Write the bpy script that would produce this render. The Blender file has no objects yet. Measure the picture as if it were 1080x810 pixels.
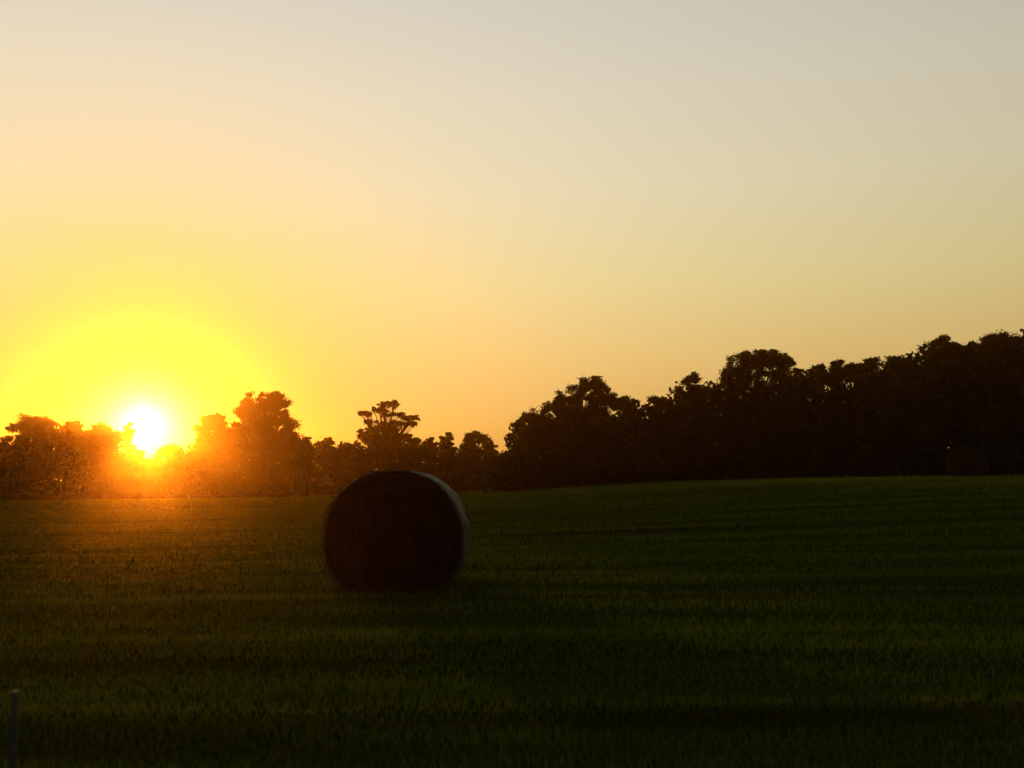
import bpy, math, random
import numpy as np
from mathutils import Matrix, Vector

random.seed(7)
C = bpy.context.scene.collection
R = math.radians
F = 1098.0                       # focal length in photo pixels (1080 px wide)
EYE = Vector((0.0, 0.0, 1.30))
PITCH, ROLL = R(5.57), R(-0.72)
CAM_R = Matrix.Rotation(R(90) + PITCH, 3, 'X') @ Matrix.Rotation(ROLL, 3, 'Z')


def ray(px, py):
    return (CAM_R @ Vector(((px - 540) / F, (405 - py) / F, -1))).normalized()


def horizon(px):
    lo, hi = 300.0, 700.0
    for _ in range(30):
        m = (lo + hi) / 2
        if ray(px, m).z > 0: lo = m
        else: hi = m
    return lo


def ss(a, b, x):
    t = np.clip((np.asarray(x, float) - a) / (b - a), 0, 1)
    return t * t * (3 - 2 * t)


# ------------------------------------------------------------------ terrain height
def ground_z(x, y):
    x = np.asarray(x, float); y = np.asarray(y, float)
    z = 1.42 * ss(-15, 18, x) * ss(9, 48, y)
    z = z + 0.035 * np.sin(x * 0.21 + 1.3) * np.sin(y * 0.17 + .4) * ss(3, 12, y)
    z = z + 0.25 * np.sin(x * 0.031 + 2.0) * np.sin(y * 0.023) * ss(60, 260, y) * (1 - ss(-30, 0, x))
    # swath rows left by the mower, nearly square to the view
    rw = y * 1.0 + x * 0.05 + 0.25 * np.sin(x * .33)
    z = z + 0.010 * np.sin(rw * 2.35) * (1 - ss(35, 70, y))
    return z


def gz(x, y): return float(ground_z(x, y))


def base_at(px, Y):
    d = ray(px, horizon(px))
    x = EYE.x + d.x / d.y * Y
    return x, Y, gz(x, Y)


def at(px, py, Y):
    d = ray(px, py)
    return EYE + d * ((Y - EYE.y) / d.y)


# ------------------------------------------------------------------ node helpers
def new_mat(name):
    m = bpy.data.materials.new(name); m.use_nodes = True
    nt = m.node_tree; nt.nodes.clear()
    out = nt.nodes.new('ShaderNodeOutputMaterial')
    return m, nt, out


def N(nt, t, **kw):
    n = nt.nodes.new(t)
    for k, v in kw.items(): setattr(n, k, v)
    return n


def noise(nt, vec, scale, detail=4, rough=.55):
    n = N(nt, 'ShaderNodeTexNoise'); n.inputs['Scale'].default_value = scale
    n.inputs['Detail'].default_value = detail; n.inputs['Roughness'].default_value = rough
    if vec is not None: nt.links.new(vec, n.inputs['Vector'])
    return n


def ramp(nt, fac, stops):
    r = N(nt, 'ShaderNodeValToRGB'); e = r.color_ramp.elements
    while len(e) < len(stops): e.new(.5)
    for i, (p, c) in enumerate(stops):
        e[i].position = p; e[i].color = (*c, 1)
    if fac is not None: nt.links.new(fac, r.inputs[0])
    return r


def mapping(nt, src, scale=(1, 1, 1), rot=(0, 0, 0)):
    mp = N(nt, 'ShaderNodeMapping'); mp.inputs['Scale'].default_value = scale
    mp.inputs['Rotation'].default_value = rot
    nt.links.new(src, mp.inputs['Vector']); return mp.outputs[0]


def leaf_mat(name, c0, c1, trans=.35):
    m, nt, out = new_mat(name)
    tc = N(nt, 'ShaderNodeTexCoord')
    n = noise(nt, tc.outputs['Object'], .6, 5)
    r = ramp(nt, n.outputs[0], [(.3, c0), (.7, c1)])
    d = N(nt, 'ShaderNodeBsdfDiffuse'); t = N(nt, 'ShaderNodeBsdfTranslucent')
    mx = N(nt, 'ShaderNodeMixShader'); mx.inputs[0].default_value = trans
    nt.links.new(r.outputs[0], d.inputs[0]); nt.links.new(r.outputs[0], t.inputs[0])
    nt.links.new(d.outputs[0], mx.inputs[1]); nt.links.new(t.outputs[0], mx.inputs[2])
    nt.links.new(mx.outputs[0], out.inputs[0])
    return m


def bark_mat(name, c0, c1):
    m, nt, out = new_mat(name)
    tc = N(nt, 'ShaderNodeTexCoord')
    v = mapping(nt, tc.outputs['Object'], (6, 6, .8))
    n = noise(nt, v, 3, 6, .7)
    r = ramp(nt, n.outputs[0], [(.3, c0), (.7, c1)])
    p = N(nt, 'ShaderNodeBsdfPrincipled'); p.inputs['Roughness'].default_value = .9
    b = N(nt, 'ShaderNodeBump'); b.inputs['Strength'].default_value = .6; b.inputs['Distance'].default_value = .05
    nt.links.new(n.outputs[0], b.inputs['Height']); nt.links.new(b.outputs[0], p.inputs['Normal'])
    nt.links.new(r.outputs[0], p.inputs['Base Color']); nt.links.new(p.outputs[0], out.inputs[0])
    return m


M_LEAF = [leaf_mat('leaves_dark', (.024, .036, .012), (.042, .060, .020), .08),
          leaf_mat('leaves_olive', (.024, .028, .007), (.042, .045, .011), .1),
          leaf_mat('leaves_deep', (.016, .024, .008), (.040, .056, .018), .08)]
M_BARK = bark_mat('bark', (.016, .012, .009), (.045, .034, .025))
M_BRUSH = leaf_mat('undergrowth_leaves', (.018, .028, .012), (.042, .058, .024), .15)


def field_mat():
    m, nt, out = new_mat('mown_field')
    tc = N(nt, 'ShaderNodeTexCoord')
    big = noise(nt, mapping(nt, tc.outputs['Object'], (.25, 1, 1), (0, 0, R(3))), .35, 5, .6)
    fine = noise(nt, tc.outputs['Object'], 14, 6, .75)
    band = noise(nt, mapping(nt, tc.outputs['Object'], (.06, 1.3, 1), (0, 0, R(3))), 1.1, 4, .6)
    a = N(nt, 'ShaderNodeMath', operation='ADD'); nt.links.new(big.outputs[0], a.inputs[0]); nt.links.new(band.outputs[0], a.inputs[1])
    b = N(nt, 'ShaderNodeMath', operation='MULTIPLY_ADD'); nt.links.new(fine.outputs[0], b.inputs[0])
    b.inputs[1].default_value = .8; nt.links.new(a.outputs[0], b.inputs[2])
    dv = N(nt, 'ShaderNodeMath', operation='DIVIDE'); nt.links.new(b.outputs[0], dv.inputs[0]); dv.inputs[1].default_value = 2.8
    r = ramp(nt, dv.outputs[0], [(.36, (.012, .014, .002)), (.47, (.024, .042, .001)), (.56, (.036, .060, .002)), (.66, (.055, .065, .004))])
    p = N(nt, 'ShaderNodeBsdfPrincipled'); p.inputs['Roughness'].default_value = .95
    p.inputs['Specular IOR Level'].default_value = 0
    bp = N(nt, 'ShaderNodeBump'); bp.inputs['Strength'].default_value = .9; bp.inputs['Distance'].default_value = .06
    nt.links.new(b.outputs[0], bp.inputs['Height']); nt.links.new(bp.outputs[0], p.inputs['Normal'])
    nt.links.new(r.outputs[0], p.inputs['Base Color']); nt.links.new(p.outputs[0], out.inputs[0])
    return m


def grass_mat():
    m, nt, out = new_mat('grass_blades')
    tc = N(nt, 'ShaderNodeTexCoord')
    n = noise(nt, mapping(nt, tc.outputs['Object'], (.07, 1.5, 1), (0, 0, R(3))), 1.0, 6, .75)
    r = ramp(nt, n.outputs[0], [(.32, (.052, .042, .006)), (.50, (.085, .135, .008)), (.68, (.170, .185, .016))])
    d = N(nt, 'ShaderNodeBsdfDiffuse'); t = N(nt, 'ShaderNodeBsdfTranslucent')
    mx = N(nt, 'ShaderNodeMixShader'); mx.inputs[0].default_value = .28
    nt.links.new(r.outputs[0], d.inputs[0]); nt.links.new(r.outputs[0], t.inputs[0])
    nt.links.new(d.outputs[0], mx.inputs[1]); nt.links.new(t.outputs[0], mx.inputs[2])
    nt.links.new(mx.outputs[0], out.inputs[0])
    return m


# ------------------------------------------------------------------ mesh helpers
def fast_mesh(name, verts, faces, mat, parent=None, smooth=False):
    """faces: (n,k) int array of equal sized polygons"""
    verts = np.asarray(verts, np.float32); faces = np.asarray(faces, np.int32)
    me = bpy.data.meshes.new(name)
    n, k = faces.shape
    me.vertices.add(len(verts)); me.vertices.foreach_set('co', verts.ravel())
    me.loops.add(n * k); me.loops.foreach_set('vertex_index', faces.ravel())
    me.polygons.add(n)
    me.polygons.foreach_set('loop_start', np.arange(0, n * k, k, dtype=np.int32))
    me.polygons.foreach_set('use_smooth', np.full(n, smooth))
    me.update(calc_edges=True); me.validate()
    me.materials.append(mat)
    o = bpy.data.objects.new(name, me); C.objects.link(o)
    if parent: o.parent = parent
    return o


def tag(o, label=None, cat=None, group=None, kind=None):
    if label: o['label'] = label
    if cat: o['category'] = cat
    if group: o['group'] = group
    if kind: o['kind'] = kind
    return o


def empty(name, loc):
    o = bpy.data.objects.new(name, None); C.objects.link(o); o.location = loc
    o.empty_display_size = .3
    return o


def leaf_quads(P, size, rng, flat=.0, aspect=.55):
    """P (n,3) centres -> rhombic leaf sprays of random orientation"""
    n = len(P)
    a = rng.normal(size=(n, 3)); a[:, 2] *= (1 - flat)
    a /= np.linalg.norm(a, axis=1)[:, None]
    b = rng.normal(size=(n, 3)); b -= (b * a).sum(1)[:, None] * a
    b /= np.linalg.norm(b, axis=1)[:, None]
    s = (size * rng.uniform(.6, 1.4, n))[:, None] * .5
    bend = np.cross(a, b) * s * rng.uniform(-.5, .5, (n, 1))
    V = np.stack([P - a * s, P - b * s * aspect + bend, P + a * s, P + b * s * aspect + bend], 1).reshape(-1, 3)
    return V, np.arange(4 * n).reshape(n, 4)


def tube(pts, radii, k=6):
    pts = [Vector(p) for p in pts]; V, Fc = [], []
    for i, p in enumerate(pts):
        d = (pts[min(i + 1, len(pts) - 1)] - pts[max(i - 1, 0)]).normalized()
        u = d.orthogonal().normalized(); w = d.cross(u)
        for j in range(k):
            t = 2 * math.pi * j / k
            V.append(p + (u * math.cos(t) + w * math.sin(t)) * radii[i])
    for i in range(len(pts) - 1):
        for j in range(k):
            Fc.append((i * k + j, i * k + (j + 1) % k, (i + 1) * k + (j + 1) % k, (i + 1) * k + j))
    return V, Fc


class Acc:
    def __init__(s): s.v, s.f, s.n = [], [], 0
    def add(s, V, Fc):
        s.v.append(np.array([tuple(v) for v in V], float) if not isinstance(V, np.ndarray) else V)
        s.f.append(np.asarray(Fc, int) + s.n); s.n += len(V)
    def build(s, name, mat, parent=None, smooth=True):
        return fast_mesh(name, np.concatenate(s.v), np.concatenate(s.f), mat, parent, smooth)


# ------------------------------------------------------------------ trees
def tree(name, label, px, Y, top, hw, style='dome', seed=1, group=None, mat=0, dens=1.0, low=.12, lobes=None, cat='tree'):
    rng = np.random.default_rng(seed)
    x0, y0, z0 = base_at(px, Y)
    dist = math.hypot(x0, y0)
    m_px = dist / F * math.cos(math.atan2(abs(x0), y0))       # metres per photo pixel at that depth
    H = at(px, top, Y).z - z0
    W = hw * m_px * 1.12
    root = empty(name, (x0, y0, z0 - .05)); tag(root, label, cat, group)
    cl = []                                                   # clumps: x, y, z, r, flatness
    if lobes:
        for (dx, py, rx, ry) in lobes:                        # the limbs' foliage pads, with depth of their own
            c = at(px + dx, py, Y); cx, cz = c.x - x0, c.z - z0
            rxm, rym = rx * m_px, ry * m_px
            n = max(3, int(rx / max(ry, 1) * 3))
            for i in range(n):
                t = rng.uniform(-1, 1)
                cl.append((cx + t * rxm * .85, rng.normal() * rxm * .7, cz + rng.normal() * rym * (.55 if style == 'tier' else .65), max(rym, .35 if style == 'tier' else .4) * rng.uniform(.9, 1.85), .74 if style == 'tier' else .85))
    else:
        n = int(78 * (H / 12) ** .5)
        for i in range(n):
            if style == 'dome':
                a = rng.uniform(0, 2 * math.pi); u = rng.uniform(-.6, 1); rr = rng.uniform(.35, 1)
                ch = math.sqrt(max(0, 1 - u * u)) * rr
                lobe = 1 + .16 * math.sin(3 * a + seed) + .1 * math.sin(5 * a + 2 * seed)
                cx, cy, cz = ch * math.cos(a) * W * .88 * lobe, ch * math.sin(a) * W * .88 * lobe, H * (.56 + .40 * math.copysign(abs(u) ** .8, u) * (.8 + .2 * rr))
                r = W * rng.uniform(.18, .34)
            elif style == 'ragged':
                k = rng.integers(0, 5); a = 2 * math.pi * k / 5 + seed
                u = rng.uniform(0, 1) ** .8; off = W * .5 * (1 - .2 * u)
                top_k = .88 + .12 * ((k * 7 + seed * 3) % 5) / 4
                sp = W * .46 * (1 - .45 * u)
                cx = off * math.cos(a) + rng.normal() * sp * .6; cy = off * math.sin(a) + rng.normal() * sp * .6
                cz = H * (.25 + (top_k - .28) * u); r = W * rng.uniform(.17, .30) * (1.15 - .25 * u)
            else:                                              # 'tier'
                t = rng.integers(0, 6); zf = (.97, .87, .76, .64, .52, .40)[t]; wf = (.35, .8, 1, .9, 1, .8)[t]
                a = rng.uniform(0, 2 * math.pi); rr = math.sqrt(rng.uniform(0, 1))
                cx, cy = W * wf * rr * math.cos(a) * .85, W * wf * rr * math.sin(a) * .85
                cz = H * (zf - .04 * rr) ; r = W * rng.uniform(.14, .22)
            cz = min(cz, H - r * .6)
            cl.append((cx, cy, cz, max(r, .35), .62))
    # skirts low on the tree, where the edge of the wood is closed by lower boughs
    for i in range(int(16 * (1 if low > 0 else 0))):
        a = rng.uniform(0, 2 * math.pi); rr = rng.uniform(.3, 1)
        if low > 0: cl.append((W * rr * math.cos(a) * .95, W * rr * math.sin(a) * .95, H * rng.uniform(low, .42), W * rng.uniform(.18, .3), .7))
    # leaves
    Ps = []
    lsz = max(.20, 1.9 * m_px) if dist > 60 else .22
    for (cx, cy, cz, r, fl) in cl:
        n = int(min(520, max(40, 70 * dens * (r / lsz) ** 2)))
        d = rng.normal(size=(n, 3)); d /= np.linalg.norm(d, axis=1)[:, None]
        nk = int(rng.integers(7, 13))                          # twigs: each carries its own spray of leaves
        kd = rng.normal(size=(nk, 3)); kd /= np.linalg.norm(kd, axis=1)[:, None]
        kd *= rng.uniform(.25, 1.0, (nk, 1)) * r * .82
        ks = rng.uniform(.16, .36, nk) * r
        ki = rng.integers(0, nk, n)
        P = kd[ki] + rng.normal(size=(n, 3)) * ks[ki][:, None]
        st = rng.random(n) < .15; P[st] = kd[ki][st] * rng.uniform(1.1, 1.55, (int(st.sum()), 1)) + rng.normal(size=(int(st.sum()), 3)) * .12 * r
        P[:, 2] *= fl
        Ps.append(P + np.array([cx, cy, cz]))
    P = np.concatenate(Ps); P = P[(P[:, 2] > .15) & (P[:, 2] < H * 1.015)]
    V, Fc = leaf_quads(P, lsz, rng, .25)
    fast_mesh('crown', V, Fc, M_LEAF[mat], root)
    # trunk with its limbs
    acc = Acc(); tr = max(.14, H * .024)
    lean = rng.normal(size=2) * .02 * H
    zt = H * .84; pts, rad = [], []
    for i in range(9):
        t = i / 8
        pts.append((lean[0] * t * t + .12 * math.sin(t * 7 + seed), lean[1] * t * t, zt * t)); rad.append(tr * (1 - .9 * t) * (1.35 if i == 0 else 1))
    acc.add(*tube(pts, rad, 8))
    idx = [i for i in range(len(cl)) if cl[i][2] > .6 * H or (i % 3 == 0 and cl[i][2] > .34 * H)]
    for i in idx:
        cx, cy, cz, r, fl = cl[i]
        tz = min(.86, max(.12, (cz / H) * .78 - .04)); b = Vector(pts[0]).lerp(Vector(pts[-1]), tz)
        b = Vector((lean[0] * tz * tz + .12 * math.sin(tz * 7 + seed), lean[1] * tz * tz, zt * tz)); e = Vector((cx, cy, cz))
        mid = b.lerp(e, .5) + Vector((0, 0, -.06 * (e - b).length)) + Vector(rng.normal(size=3) * .12)
        r0 = tr * (1 - .9 * tz) * .55
        acc.add(*tube([b, mid, e, e + Vector((rng.normal() * r * .5, rng.normal() * r * .5, r * .4))], [r0, r0 * .65, r0 * .32, .012], 5))
    acc.build('trunk', M_BARK, root)
    return root


GL = 'trees along the left edge of the field'
GM = 'distant trees behind the near hay bale'
GR = 'tall trees along the right edge of the field'
# left wood, either side of the sun
tree('broadleaf_tree', 'small dark tree cut by the left edge of the photo', -8, 155, 463, 16, 'dome', 11, GL, 0)
tree('broadleaf_tree', 'broad rounded tree in orange glow, first full crown from the left edge', 33, 155, 436, 28, 'dome', 12, GL, 1)
tree('broadleaf_tree', 'rounded tree in the orange glow just right of the broad leftmost crown', 76, 158, 441, 19, 'dome', 13, GL, 0)
tree('broadleaf_tree', 'tree with sloping crown immediately left of the setting sun', 106, 152, 444, 20, 'dome', 14, GL, 1)
tree('low_tree', 'low ragged tree directly under the setting sun', 147, 160, 475, 17, 'ragged', 15, GL, 1)
tree('low_tree', 'low bushy tree just right of and under the sun', 180, 156, 468, 19, 'dome', 16, GL, 0)
tree('broadleaf_tree', 'medium round tree between the sun and the tall spreading tree', 226, 155, 433, 23, 'dome', 17, GL, 0)
tree('spreading_tree', 'tall spreading tree right of the sun, highest of the left wood', 280, 150, 413, 32, 'tier', seed=18, group=GL, mat=1, dens=.6, lobes=[
    (2, 418, 14, 5), (-12, 425, 10, 5), (14, 425, 13, 4), (-2, 430, 22, 5), (20, 437, 10, 3), (-18, 438, 12, 5),
    (2, 443, 20, 5), (-8, 452, 24, 6), (16, 454, 18, 6), (-24, 458, 14, 8), (28, 464, 14, 8), (0, 466, 30, 9), (4, 485, 36, 14)])
tree('low_tree', 'small tree crown right beside the tall spreading tree', 322, 158, 459, 10, 'ragged', 19, GL, 0)
tree('airy_tree', 'thin feathery tree added to break up the disc of the setting sun', 134, 151, 439, 9, 'ragged', 61, GL, 1, dens=.8)  # added tree: its sparse crown breaks up the round sun
# distant middle trees
tree('low_tree', 'small bushy tree left of the layered flat topped tree, nearer the sun', 347, 205, 459, 11, 'dome', 20, GM, 1)
tree('low_tree', 'low rounded tree immediately left of the layered flat topped tree', 367, 210, 465, 13, 'dome', 21, GM, 0)
tree('layered_tree', 'lone layered flat topped tree standing above the wood behind the near bale', 407, 195, 423, 30, 'tier', seed=22, group=GM, mat=1, dens=.6, low=.1, lobes=[
    (0, 427, 10, 2), (9, 425, 5, 2), (-6, 432, 9, 1.5), (8, 437, 14, 1.8), (-21, 436, 7, 1.2), (26, 441, 11, 1.8), (-15, 445, 8, 2), (4, 446, 12, 1.8),
    (20, 447, 12, 1.8), (-2, 452, 14, 3), (-20, 456, 9, 3), (14, 459, 14, 2.2), (-5, 463, 22, 4), (0, 478, 26, 10)])
tree('low_tree', 'low tree just right of the layered flat topped tree', 437, 200, 460, 13, 'dome', 23, GM, 0)
tree('low_tree', 'low tree second to the right of the layered tree', 454, 204, 458, 9, 'ragged', 24, GM, 2)
tree('broadleaf_tree', 'square topped small tree left of the airy round crown', 473, 200, 453, 11, 'ragged', 25, GM, 0)
tree('airy_tree', 'small round airy tree with sky showing through its crown', 501, 198, 456, 15, seed=26, group=GM, mat=1, dens=.55, low=.1, lobes=[
    (0, 459, 10, 2), (-8, 463, 5, 3), (9, 463, 6, 3), (-11, 469, 4, 4), (12, 470, 4, 4), (0, 467, 6, 2), (-4, 474, 7, 2), (6, 477, 8, 3), (0, 490, 16, 9)])
tree('low_tree', 'narrow small tree at the right end of the distant wood', 518, 200, 464, 7, 'dome', 27, GM, 0)
tree('low_tree', 'low bush like tree in the dip before the tall right wood', 533, 190, 480, 10, 'dome', 28, GM, 2)
# the tall right wood
tree('broadleaf_tree', 'lower shouldered tree at the left end of the tall right wood', 559, 118, 434, 17, 'dome', 31, GR, 0)
tree('spreading_tree', 'wide tiered tree with bright sky gaps near the left end of the right wood', 614, 115, 400, 44, seed=32, group=GR, mat=1, lobes=[
    (8, 406, 14, 5), (-4, 409, 8, 5), (20, 412, 10, 5), (-18, 419, 12, 4), (0, 421, 14, 3), (26, 424, 11, 3), (-30, 430, 14, 4), (-4, 432, 16, 4),
    (16, 434, 15, 4), (-42, 441, 13, 5), (-14, 441, 12, 3), (28, 443, 12, 4), (6, 449, 14, 3), (-50, 452, 12, 6), (-24, 453, 10, 3), (34, 455, 10, 5),
    (14, 459, 12, 4), (-40, 464, 20, 6), (-8, 466, 20, 5), (30, 470, 18, 6), (0, 484, 50, 12)])
tree('broadleaf_tree', 'ragged twin topped tree right of the wide tiered tree', 664, 114, 409, 19, 'ragged', 33, GR, 2)
tree('broadleaf_tree', 'lower flat topped tree left of the pointed ragged tree in the right wood', 699, 110, 415, 19, 'dome', 34, GR, 0)
tree('broadleaf_tree', 'pointed ragged tree left of the large domed crown', 735, 108, 388, 20, 'dome', 46, GR, 2)
tree('domed_tree', 'large domed tree with sky gaps in the middle of the right wood', 802, 104, 372, 36, seed=36, group=GR, mat=1, lobes=[
    (-8, 378, 16, 5), (10, 378, 16, 5), (-24, 387, 10, 6), (27, 386, 9, 6), (0, 384, 14, 3), (-32, 398, 8, 7), (-27, 392, 10, 6), (26, 380, 8, 5), (-12, 396, 9, 4), (12, 395, 12, 4), (34, 396, 9, 7),
    (-24, 408, 9, 3), (0, 408, 8, 3), (20, 409, 14, 5), (-36, 414, 10, 7), (-10, 418, 6, 2.5), (8, 422, 12, 6), (30, 424, 14, 9), (-28, 430, 16, 8), (0, 436, 20, 8), (20, 446, 24, 12), (-20, 456, 26, 12), (0, 478, 38, 14)])
tree('broadleaf_tree', 'small topped tree right beside the large domed crown', 842, 106, 378, 15, 'ragged', 40, GR, 0)
tree('broadleaf_tree', 'flat topped tree second right from the large domed crown', 867, 101, 378, 17, 'dome', 37, GR, 0)
tree('broadleaf_tree', 'rounded lower tree filling the gap left of the ragged peaked tree', 887, 100, 378, 17, 'dome', 63, GR, 2)
tree('broadleaf_tree', 'ragged peaked tree midway between domed crown and highest peak', 908, 99, 364, 31, 'ragged', 38, GR, 2)
tree('broadleaf_tree', 'even flat crowned tree left of the highest peak', 954, 96, 371, 26, 'dome', 39, GR, 0)
tree('broadleaf_tree', 'tall tree with highest knobby peak behind the distant hay bale', 1008, 92, 345, 27, 'ragged', 43, GR, 0)
tree('broadleaf_tree', 'tall broad tree cut by the right edge of the photo', 1062, 88, 345, 36, 'dome', 41, GR, 2)
tree('broadleaf_tree', 'dark lower tree filling the wood under the highest peak', 985, 94, 382, 26, 'dome', 44, GR, 2)
tree('broadleaf_tree', 'tree just outside the right edge of the photo', 1120, 84, 338, 34, 'dome', 42, GR, 0)

# closed undergrowth and shaded wood under and behind the skyline trees (one uncountable mass)
def thicket(name, label, prof, dists, off, n, seed, size, depth):
    rng = np.random.default_rng(seed)
    xs = np.array([p[0] for p in prof]); ys = np.array([p[1] for p in prof])
    dx = np.array([d[0] for d in dists]); dy = np.array([d[1] for d in dists])
    px = rng.uniform(xs[0], xs[-1], n)
    Y0 = np.interp(px, dx, dy)
    dep = rng.uniform(-1, 1, n) * depth * .5
    Y = Y0 + dep
    tanx = np.array([ray(p, horizon(p)).x / ray(p, horizon(p)).y for p in np.linspace(xs[0], xs[-1], 60)])
    X = np.interp(px, np.linspace(xs[0], xs[-1], 60), tanx) * Y0 + rng.normal(size=n) * .6
    hz = 518 - (px / 1080) * 13
    topm = EYE.z + (hz - (np.interp(px, xs, ys) + off)) / F * Y0
    topm = topm + .55 * np.sin(X * 1.9 + Y * .7) + .45 * np.sin(X * .83 + 2) + .3 * np.sin(X * 4.1 + Y)
    G = ground_z(X, Y)
    # front edge shorter than the middle
    k = 1 - .55 * ss(.3, 1.0, -dep / (depth * .5))
    z = G + (np.maximum(topm, G + 1.5) - G) * k * rng.uniform(0, 1, n) ** .8
    lowm = rng.random(n) < .3; z[lowm] = G[lowm] + rng.uniform(0, 2.4, lowm.sum())
    o = fast_mesh(name, *leaf_quads(np.stack([X, Y, z], 1), size, rng, .2, .7), M_BRUSH)
    tag(o, label, kind='stuff', cat='undergrowth'); return o


sky_r = [(528, 480), (541, 474), (548, 451), (567, 438), (600, 432), (640, 435), (676, 428), (684, 452), (694, 452), (698, 425), (713, 418), (725, 402), (745, 402), (764, 405),
         (785, 415), (800, 420), (830, 398), (850, 390), (868, 400), (880, 445), (903, 447), (916, 400), (922, 378), (940, 380), (972, 380), (997, 360), (1022, 364), (1047, 356), (1080, 352), (1160, 345)]
thicket('woodland_undergrowth', 'dense dark undergrowth closing the tall wood on the right', sky_r, [(528, 118), (700, 110), (900, 98), (1080, 88), (1160, 84)], 5, 120000, 51, .46, 8)
sky_l = [(-60, 462), (0, 468), (33, 447), (76, 450), (106, 455), (128, 474), (150, 487), (180, 480), (205, 460), (226, 445), (262, 452), (300, 455), (320, 468)]
thicket('woodland_undergrowth', 'dense undergrowth below the trees around the setting sun', sky_l, [(-60, 154), (320, 155)], 4, 70000, 52, .5, 8)
sky_m = [(312, 466), (347, 466), (367, 470), (407, 462), (437, 465), (473, 464), (484, 474), (501, 474), (518, 472), (534, 484)]
thicket('woodland_undergrowth', 'dense dark undergrowth of the distant wood behind the near bale', sky_m, [(312, 200), (534, 197)], 2, 40000, 53, .55, 8)

# ------------------------------------------------------------------ ground
xs = np.concatenate([-np.geomspace(3000, 30, 46), np.arange(-29.5, 45, .22), np.geomspace(45.5, 3000, 46)])
ys = np.concatenate([-np.geomspace(600, 4, 14), np.arange(-3, 40, .16), np.geomspace(40.5, 4000, 110)])
XX, YY = np.meshgrid(xs, ys); ZZ = ground_z(XX, YY)
nx, ny = len(xs), len(ys)
ii = (np.arange(ny - 1)[:, None] * nx + np.arange(nx - 1)[None, :]).ravel()
g = fast_mesh('ground', np.stack([XX, YY, ZZ], -1).reshape(-1, 3), np.stack([ii, ii + 1, ii + nx + 1, ii + nx], 1), field_mat(), smooth=True)
tag(g, 'wide mown hay field rising gently to the right', kind='structure')

# ------------------------------------------------------------------ grass
def grass():
    rng = np.random.default_rng(5)
    n = 640000
    Y = 3.6 + 66 * rng.uniform(0, 1, n) ** 1.75
    far = 150000                                              # the rest of the field, coarser with distance
    Y = np.concatenate([Y, rng.uniform(60, 215, far)]); n += far
    X = rng.uniform(-.70, .70, n) * (Y + 6)
    cl = np.sin(X * 1.7 + Y * 5.1) + np.sin(X * .6 - Y * 3.3) + np.sin(Y * 2.35 + X * .05)
    keep = (cl + rng.normal(size=n) * 1.6) > -2.3
    X, Y, cl = X[keep], Y[keep], cl[keep]; n = len(X)
    X += rng.normal(size=n) * .03
    Z = ground_z(X, Y)
    h = (.028 + .024 * rng.random(n) + .007 * np.clip(cl, -1, 2)) * (1 + Y / 60)
    foot = (np.abs(X + 1.47) < 1.0) & (np.abs(Y - 13.5) < .85); h = np.where(foot, h * 2.2, h)
    h = np.where(rng.random(n) < .008, h * rng.uniform(1.8, 3.4, n), h)      # stalks the mower missed
    w = .0028 + .00035 * Y + .0012 * np.clip(Y - 60, 0, 200)
    a = rng.uniform(0, 2 * math.pi, n); lean = rng.uniform(.1, .9, n) * h; b = rng.uniform(0, 2 * math.pi, n)
    dx, dy = np.cos(a) * w, np.sin(a) * w
    P = np.stack([X, Y, Z - .01], 1)
    V0 = P + np.stack([dx, dy, 0 * dx], 1); V1 = P - np.stack([dx, dy, 0 * dx], 1)
    V2 = P + np.stack([np.cos(b) * lean, np.sin(b) * lean, h + .01], 1)
    V = np.stack([V0, V1, V2], 1).reshape(-1, 3)
    o = fast_mesh('grass', V, np.arange(3 * n).reshape(n, 3), grass_mat())
    tag(o, 'short cut grass and stubble covering the near field', 'grass', kind='stuff')


grass()

# ------------------------------------------------------------------ hay bales
def straw_mat(name, c0, c1, c2, rings):
    m, nt, out = new_mat(name)
    tc = N(nt, 'ShaderNodeTexCoord'); src = tc.outputs['Object']
    fib = noise(nt, mapping(nt, src, (30, 8, 30)) if rings else mapping(nt, src, (9, 3, 9)), 3, 7, .75)
    big = noise(nt, src, 2.5, 3)
    h = fib.outputs[0]
    if rings:
        wv = N(nt, 'ShaderNodeTexWave', wave_type='RINGS', rings_direction='Y'); wv.inputs['Scale'].default_value = 4.2
        wv.inputs['Distortion'].default_value = 3.5; wv.inputs['Detail'].default_value = 4; wv.inputs['Detail Scale'].default_value = 2.5
        nt.links.new(src, wv.inputs['Vector'])
        mx = N(nt, 'ShaderNodeMath', operation='MULTIPLY_ADD'); nt.links.new(wv.outputs[1], mx.inputs[0]); mx.inputs[1].default_value = .04
        nt.links.new(fib.outputs[0], mx.inputs[2]); h = mx.outputs[0]
    ad = N(nt, 'ShaderNodeMath', operation='MULTIPLY_ADD'); nt.links.new(big.outputs[0], ad.inputs[0]); ad.inputs[1].default_value = .4
    nt.links.new(h, ad.inputs[2])
    r = ramp(nt, ad.outputs[0], [(.45, c0), (.75, c1), (1.0, c2)])
    p = N(nt, 'ShaderNodeBsdfPrincipled'); p.inputs['Roughness'].default_value = .85; p.inputs['Specular IOR Level'].default_value = .05
    bp = N(nt, 'ShaderNodeBump'); bp.inputs['Strength'].default_value = .8; bp.inputs['Distance'].default_value = .03
    nt.links.new(ad.outputs[0], bp.inputs['Height']); nt.links.new(bp.outputs[0], p.inputs['Normal'])
    nt.links.new(r.outputs[0], p.inputs['Base Color']); nt.links.new(p.outputs[0], out.inputs[0])
    return m


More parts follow.
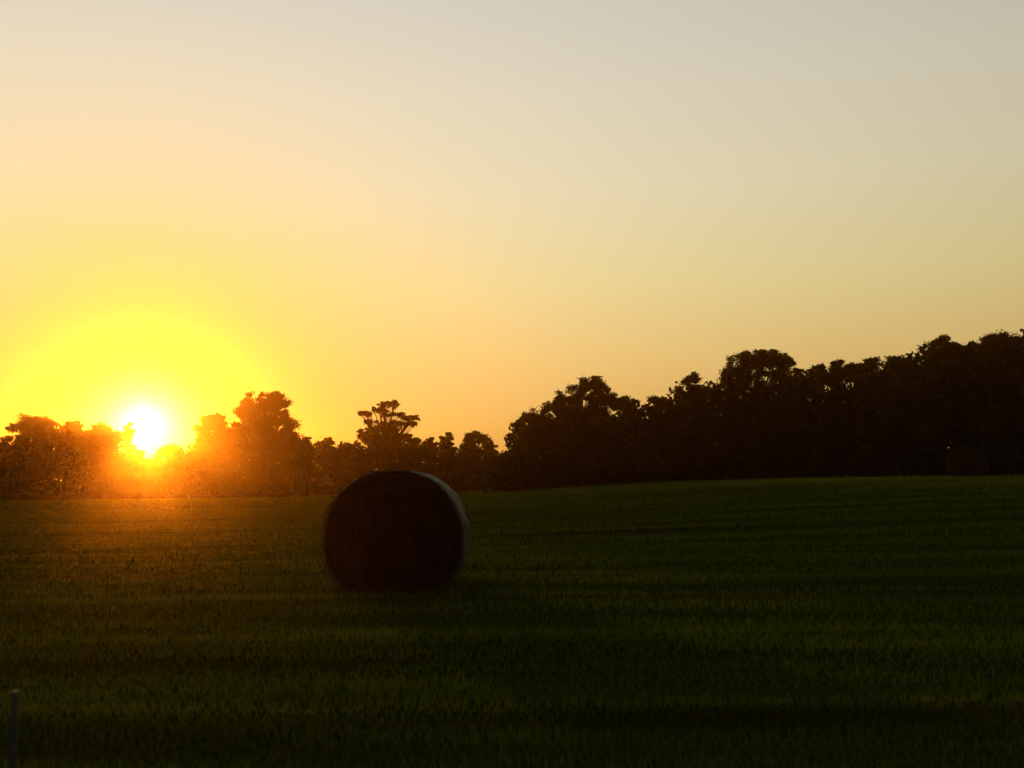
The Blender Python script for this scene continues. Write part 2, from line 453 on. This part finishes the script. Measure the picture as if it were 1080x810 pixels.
M_FACE = straw_mat('hay_end', (.018, .014, .007), (.044, .033, .016), (.09, .066, .034), True)
M_SIDE = straw_mat('hay_side', (.06, .064, .046), (.13, .135, .10), (.21, .22, .17), False)  # net-wrap grey, made paler still with skylight put into the colour
M_FAR_END = straw_mat('far_hay_end', (.022, .017, .009), (.045, .033, .016), (.08, .06, .03), False)  # end faces of the distant bale, lighter than its side
M_SHADED_SIDE = straw_mat('shaded_hay_side', (.004, .003, .002), (.009, .007, .004), (.016, .012, .006), False)  # near-black to hide the sky's rim light: shade put into the colour
M_STRAW = straw_mat('loose_straw', (.05, .03, .015), (.10, .06, .03), (.18, .12, .06), False)
M_NET, nt_, out_ = new_mat('net_wrap')
_d = N(nt_, 'ShaderNodeBsdfPrincipled'); _d.inputs['Base Color'].default_value = (.55, .54, .50, 1); _d.inputs['Roughness'].default_value = .5
_n = noise(nt_, N(nt_, 'ShaderNodeTexCoord').outputs['Object'], 20); _r = ramp(nt_, _n.outputs[0], [(.3, (.15, .16, .13)), (.7, (.26, .27, .23))])
nt_.links.new(_r.outputs[0], _d.inputs['Base Color']); nt_.links.new(_d.outputs[0], out_.inputs[0])


def bale_rad(t, Wd, Ht):
    """cross section: sagged circle with a flattened foot; t = 0 at +x, pi/2 at top"""
    c, s = math.cos(t), math.sin(t)
    x = (c if s > 0 else math.copysign(abs(c) ** .72, c)) * Wd / 2; z = s * Ht / 2
    z = max(z, -Ht / 2 * .84)
    return x, z


def hay_bale(name, label, px, Y, Wd, Ht, Ln, rot, seed, group, strands, side=None, end=None):
    rng = random.Random(seed)
    x0, y0, z0 = base_at(px, Y)
    root = empty(name, (x0, y0, z0 - .02)); root.rotation_euler = (0, 0, rot); tag(root, label, 'hay bale', group)
    K, zc = 120, Ht / 2 * .84
    wob = [rng.uniform(-.012, .012) for _ in range(K)]
    def ring(y, k, wsc=1.0):
        out = []
        for j in range(K):
            t = 2 * math.pi * j / K
            x, z = bale_rad(t, Wd, Ht)
            lump = 1 + (.010 * math.sin(5 * t + seed) + .007 * math.sin(11 * t + y * 3) + wob[j] * .5) * wsc
            out.append((x * k * lump, y, zc + z * k * (lump if z > -Ht * .4 else 1)))
        return out
    # side (wound hay)
    acc = Acc(); V, Fc = [], []
    ysn = 26
    prof = []
    for i in range(ysn + 1):
        u = i / ysn; y = -Ln / 2 + Ln * u
        e = min(u, 1 - u) * Ln
        k = 1 - .025 * (1 - min(1, e / .12)) ** 2 + .006 * math.sin(u * 21)
        prof.append((y, k))
    for y, k in prof: V += ring(y, k)
    for i in range(ysn):
        for j in range(K):
            Fc.append((i * K + j, i * K + (j + 1) % K, (i + 1) * K + (j + 1) % K, (i + 1) * K + j))
    acc.add(V, Fc); acc.build('wound_side', side or M_SIDE, root)
    # two end faces: coiled layers that stand in and out a little
    for sgn in (-1, 1):
        V, Fc = [], []; nr = 34
        for i in range(nr + 1):
            k = .965 * (1 - i / nr) + .012
            bulge = .05 * (1 - (k / .95) ** 2) + (.006 * math.sin(i * 1.9) + rng.uniform(-.006, .006))
            for j, p in enumerate(ring(0, k, .6)):
                y = sgn * (Ln / 2 + (bulge if i else 0) + .008 * math.sin(j * .7 + i * 2.1) * (1 if i else 0))
                V.append((p[0], y, p[2] if True else 0))
        for i in range(nr):
            for j in range(K):
                q = (i * K + j, i * K + (j + 1) % K, (i + 1) * K + (j + 1) % K, (i + 1) * K + j)
                Fc.append(q if sgn > 0 else q[::-1])
        c = len(V)
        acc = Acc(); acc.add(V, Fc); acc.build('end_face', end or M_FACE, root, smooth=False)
    # net wrap: bands and cross threads lying just proud of the side
    if strands:
        acc = Acc()
        for b in range(22):
            y = -Ln / 2 + .05 + (Ln - .1) * b / 21
            u = (y + Ln / 2) / Ln; e = min(u, 1 - u) * Ln
            k = 1.006 - .025 * (1 - min(1, e / .12)) ** 2 + .006 * math.sin(u * 21)
            pts = ring(y, k); a, bb = [], []
            for p in pts: a.append((p[0], p[1] - .007, p[2])); bb.append((p[0], p[1] + .007, p[2]))
            acc.add(a + bb, [(j, (j + 1) % K, K + (j + 1) % K, K + j) for j in range(K)])
        acc.build('net_wrap', M_NET, root, smooth=True)
        # loose straws poking out of the ends and rim
        V, Fc = [], []
        for i in range(strands):
            t = rng.uniform(0, 2 * math.pi); sgn = -1 if rng.random() < .8 else 1
            k = math.sqrt(rng.random()) * .97
            if rng.random() < .3: k = rng.uniform(.93, .99)
            x, z = bale_rad(t, Wd, Ht); p = Vector((x * k, sgn * (Ln / 2 + .03), zc + z * k))
            tang = Vector((-math.sin(t), 0, math.cos(t))) * rng.choice((-1, 1))
            d = (tang * rng.uniform(.4, 1.5) + Vector((math.cos(t), 0, math.sin(t))) * rng.uniform(-.2, .8) + Vector((0, sgn * rng.uniform(.1, .9), 0)) + Vector((0, 0, -.3))).normalized()
            L = rng.uniform(.05, .17); w = Vector((rng.gauss(0, 1), rng.gauss(0, 1), rng.gauss(0, 1))).normalized() * .0022
            n = len(V); q = p + d * L; q.z = max(q.z, .01)
            V += [p - w, p + w, q + w, q - w]; Fc.append((n, n + 1, n + 2, n + 3))
        acc = Acc(); acc.add(V, Fc); acc.build('loose_straw', M_STRAW, root, smooth=False)
    return root


GB = 'round hay bales on the field'
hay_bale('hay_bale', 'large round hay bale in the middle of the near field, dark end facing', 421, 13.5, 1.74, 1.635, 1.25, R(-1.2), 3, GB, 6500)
hay_bale('hay_bale', 'small distant round hay bale in front of the tall wood at right', 1021, 47.0, 1.62, 1.5, 1.3, R(-27), 4, GB, 0, M_SHADED_SIDE, M_FAR_END)

# ------------------------------------------------------------------ fence stake, bottom left
def stake():
    Y = 3.4
    top = at(15.5, 729, Y); bx, by, bz = top.x + .012, Y, gz(top.x, Y)
    root = empty('fence_stake', (bx, by, bz - .05)); tag(root, 'thin blue grey metal fence stake at the bottom left corner', 'fence stake')
    H = top.z - bz + .05; lx = top.x - bx
    m, nt, out = new_mat('galvanised_steel')
    tc = N(nt, 'ShaderNodeTexCoord'); n = noise(nt, tc.outputs['Object'], 25, 5)
    r = ramp(nt, n.outputs[0], [(.3, (.07, .09, .12)), (.7, (.15, .18, .23))])
    p = N(nt, 'ShaderNodeBsdfPrincipled'); p.inputs['Metallic'].default_value = .3; p.inputs['Roughness'].default_value = .5
    nt.links.new(r.outputs[0], p.inputs['Base Color']); nt.links.new(p.outputs[0], out.inputs[0])
    acc = Acc()
    # T section: flange and web
    def prism(outline, z0, z1):
        k = len(outline)
        V = [(x, y, z0) for x, y in outline] + [(x + lx, y, z1) for x, y in outline]
        return V, [(j, (j + 1) % k, k + (j + 1) % k, k + j) for j in range(k)]
    out_l = [(-.010, -.003), (.010, -.003), (.010, .001), (.002, .001), (.002, .018), (-.002, .018), (-.002, .001), (-.010, .001)]
    V, Fc = prism(out_l, 0, H); n0 = len(V)
    Fc += [(8, 9, 10, 11), (8, 11, 14, 15), (11, 12, 13, 14)]
    acc.add(V, Fc); acc.build('post', m, root, smooth=False)
    for i in range(5):                                   # small lugs that hold the wire
        z = H - .03 - i * .13; a = Acc(); x = lx * z / H
        v, f = tube([(x - .004, -.004, z), (x - .004, -.011, z + .004), (x - .004, -.012, z + .012)], [.003, .003, .002], 6)
        a.add(v, f); a.build('lug', m, root)


stake()

# ------------------------------------------------------------------ sun, sky, haze
SUN = ray(151, 451)
AZ = math.atan2(SUN.x, SUN.y); EL = math.asin(SUN.z)
L = bpy.data.lights.new('setting_sun', 'SUN'); L.energy = 2.6; L.angle = R(.5); L.color = (1.0, .40, .09)
lo = bpy.data.objects.new('setting_sun', L); C.objects.link(lo); lo.location = (0, 0, 30)
lo.rotation_euler = (-SUN).to_track_quat('-Z', 'Y').to_euler()

w = bpy.data.worlds.new('World'); bpy.context.scene.world = w; w.use_nodes = True
nt = w.node_tree; nt.nodes.clear(); out = N(nt, 'ShaderNodeOutputWorld')
sky = N(nt, 'ShaderNodeTexSky', sky_type='NISHITA'); sky.sun_disc = False
sky.sun_elevation = EL; sky.sun_rotation = AZ; sky.dust_density = 3
bgs = N(nt, 'ShaderNodeBackground'); bgs.inputs[1].default_value = .05; pass
tc = N(nt, 'ShaderNodeTexCoord'); D = tc.outputs['Generated']
nrm = N(nt, 'ShaderNodeVectorMath', operation='NORMALIZE'); nt.links.new(D, nrm.inputs[0]); D = nrm.outputs[0]
sep = N(nt, 'ShaderNodeSeparateXYZ'); nt.links.new(D, sep.inputs[0])


def mth(op, a, b=None, c=None):
    n = N(nt, 'ShaderNodeMath', operation=op)
    for i, v in enumerate((a, b, c)):
        if v is None: continue
        if isinstance(v, (int, float)): n.inputs[i].default_value = v
        else: nt.links.new(v, n.inputs[i])
    return n.outputs[0]


def lin(c): return tuple(((v / 255) / 12.92 if v / 255 <= .04045 else ((v / 255 + .055) / 1.055) ** 2.4) for v in c)


# clear evening sky: colour by height above the horizon
elev = mth('DIVIDE', mth('ARCSINE', sep.outputs[2]), math.pi / 2)
stops = [(0, (220, 138, 66)), (3, (231, 164, 82)), (7, (237, 195, 116)), (11, (237, 216, 148)), (16, (236, 222, 181)), (21, (229, 219, 192)), (27, (213, 209, 196)), (40, (120, 124, 134)), (60, (60, 68, 88)), (90, (38, 44, 66))]
SK = .93
rp = ramp(nt, elev, [(d / 90, tuple(v * SK for v in lin(c))) for d, c in stops])
# brighter towards the sun's side, dusky behind
ca = mth('ADD', mth('MULTIPLY', sep.outputs[0], math.sin(AZ)), mth('MULTIPLY', sep.outputs[1], math.cos(AZ)))
hl = mth('SQRT', mth('MAXIMUM', mth('SUBTRACT', 1.0, mth('MULTIPLY', sep.outputs[2], sep.outputs[2])), 1e-4))
caz = mth('DIVIDE', ca, hl)
side = mth('ADD', .06, mth('MULTIPLY', .92, mth('POWER', mth('MULTIPLY', mth('ADD', caz, 1.0), .5), 1.7)))
mul = N(nt, 'ShaderNodeMix', data_type='RGBA', blend_type='MULTIPLY'); mul.inputs[0].default_value = 1
nt.links.new(rp.outputs[0], mul.inputs[6]); nt.links.new(side, mul.inputs[7])
# the sun's aureole
dot = N(nt, 'ShaderNodeVectorMath', operation='DOT_PRODUCT'); nt.links.new(D, dot.inputs[0]); dot.inputs[1].default_value = SUN
ang = mth('MULTIPLY', mth('ARCCOSINE', mth('MINIMUM', dot.outputs[1], 1.0)), 180 / math.pi)      # degrees from the sun


# the sky yellows around the sun: blue is filtered out there
fall = mth('EXPONENT', mth('MULTIPLY', mth('POWER', mth('DIVIDE', ang, 14.0), 2.2), -1.0))
cmb = N(nt, 'ShaderNodeCombineXYZ'); nt.links.new(mth('SUBTRACT', 1.0, mth('MULTIPLY', fall, .80)), cmb.inputs[0]); nt.links.new(mth('SUBTRACT', 1.0, mth('MULTIPLY', fall, .97)), cmb.inputs[1])
nt.links.new(mth('SUBTRACT', 1.0, mth('MULTIPLY', fall, .93)), cmb.inputs[2])
mul2 = N(nt, 'ShaderNodeMix', data_type='RGBA'); mul2.inputs[7].default_value = (.90, .60, .02, 1)
nt.links.new(mul.outputs[2], mul2.inputs[6])
nt.links.new(mth('EXPONENT', mth('MULTIPLY', mth('POWER', mth('DIVIDE', ang, 8.5), 1.4), -1.0)), mul2.inputs[0])
nis = N(nt, 'ShaderNodeMix', data_type='RGBA', blend_type='MULTIPLY'); nis.inputs[0].default_value = 1
nt.links.new(sky.outputs[0], nis.inputs[6]); nt.links.new(cmb.outputs[0], nis.inputs[7])
dim = N(nt, 'ShaderNodeMix', data_type='RGBA', blend_type='MULTIPLY'); dim.inputs[0].default_value = 1
dim.inputs[7].default_value = (.45, .40, .42, 1)
nt.links.new(nis.outputs[2], dim.inputs[6]); nt.links.new(dim.outputs[2], bgs.inputs[0])
bg0 = N(nt, 'ShaderNodeBackground'); nt.links.new(mul2.outputs[2], bg0.inputs[0]); bg0.inputs[1].default_value = 1
def glow(col, strength, sig, p=1.0):
    e = mth('MULTIPLY', mth('EXPONENT', mth('MULTIPLY', mth('POWER', mth('DIVIDE', ang, sig), p), -1.0)), strength)
    b = N(nt, 'ShaderNodeBackground'); b.inputs[0].default_value = (*col, 1); nt.links.new(e, b.inputs[1]); return b.outputs[0]


sh = [bgs.outputs[0], bg0.outputs[0], glow((1, .85, .60), 40, .22, 1.1), glow((1, .85, .42), 6, .75, 1)]
cur = sh[0]
for s in sh[1:]:
    a = N(nt, 'ShaderNodeAddShader'); nt.links.new(cur, a.inputs[0]); nt.links.new(s, a.inputs[1]); cur = a.outputs[0]
nt.links.new(cur, out.inputs[0])
w.cycles.sampling_method = 'MANUAL'; w.cycles.sample_map_resolution = 2048

m, nt, out = new_mat('glow_haze')
vs = N(nt, 'ShaderNodeVolumeScatter'); vs.inputs['Color'].default_value = (1, .33, .03, 1)  # haze added for the sun's orange veil; the orange is in its colour
vs.inputs['Density'].default_value = 6.8e-4; vs.inputs['Anisotropy'].default_value = .95
vs2 = N(nt, 'ShaderNodeVolumeScatter'); vs2.inputs['Color'].default_value = (1, .5, .04, 1)  # narrow lobe added to brighten the glow close around the sun
vs2.inputs['Density'].default_value = 6.8e-5; vs2.inputs['Anisotropy'].default_value = .985
va = N(nt, 'ShaderNodeAddShader'); nt.links.new(vs.outputs[0], va.inputs[0]); nt.links.new(vs2.outputs[0], va.inputs[1])
nt.links.new(va.outputs[0], out.inputs['Volume'])
bx = [(-500, -60), (500, -60), (500, 800), (-500, 800)]
V = [(x, y, -3) for x, y in bx] + [(x, y, 45) for x, y in bx]
hz = fast_mesh('glow_haze', V, [(3, 2, 1, 0), (4, 5, 6, 7), (0, 1, 5, 4), (1, 2, 6, 5), (2, 3, 7, 6), (3, 0, 4, 7)], m)
tag(hz, 'thin haze added over the field, tinted orange to carry the sun glow', 'haze', kind='stuff')

# ------------------------------------------------------------------ camera and render settings
cam = bpy.data.cameras.new('camera'); co = bpy.data.objects.new('camera', cam); C.objects.link(co)
cam.dof.use_dof = True; cam.dof.focus_distance = 70; cam.dof.aperture_fstop = 2.8
cam.sensor_width = 36; cam.lens = 36 * F / 1080; cam.clip_start = .05; cam.clip_end = 8000
co.matrix_world = Matrix.Translation(EYE) @ CAM_R.to_4x4()
sc = bpy.context.scene; sc.camera = co
sc.view_settings.view_transform = 'Standard'; sc.view_settings.look = 'None'; sc.view_settings.exposure = 0
sc.render.engine = 'CYCLES'
sc.cycles.use_denoising = True
sc.cycles.max_bounces = 4; sc.cycles.diffuse_bounces = 2; sc.cycles.volume_bounces = 0; sc.cycles.transmission_bounces = 2
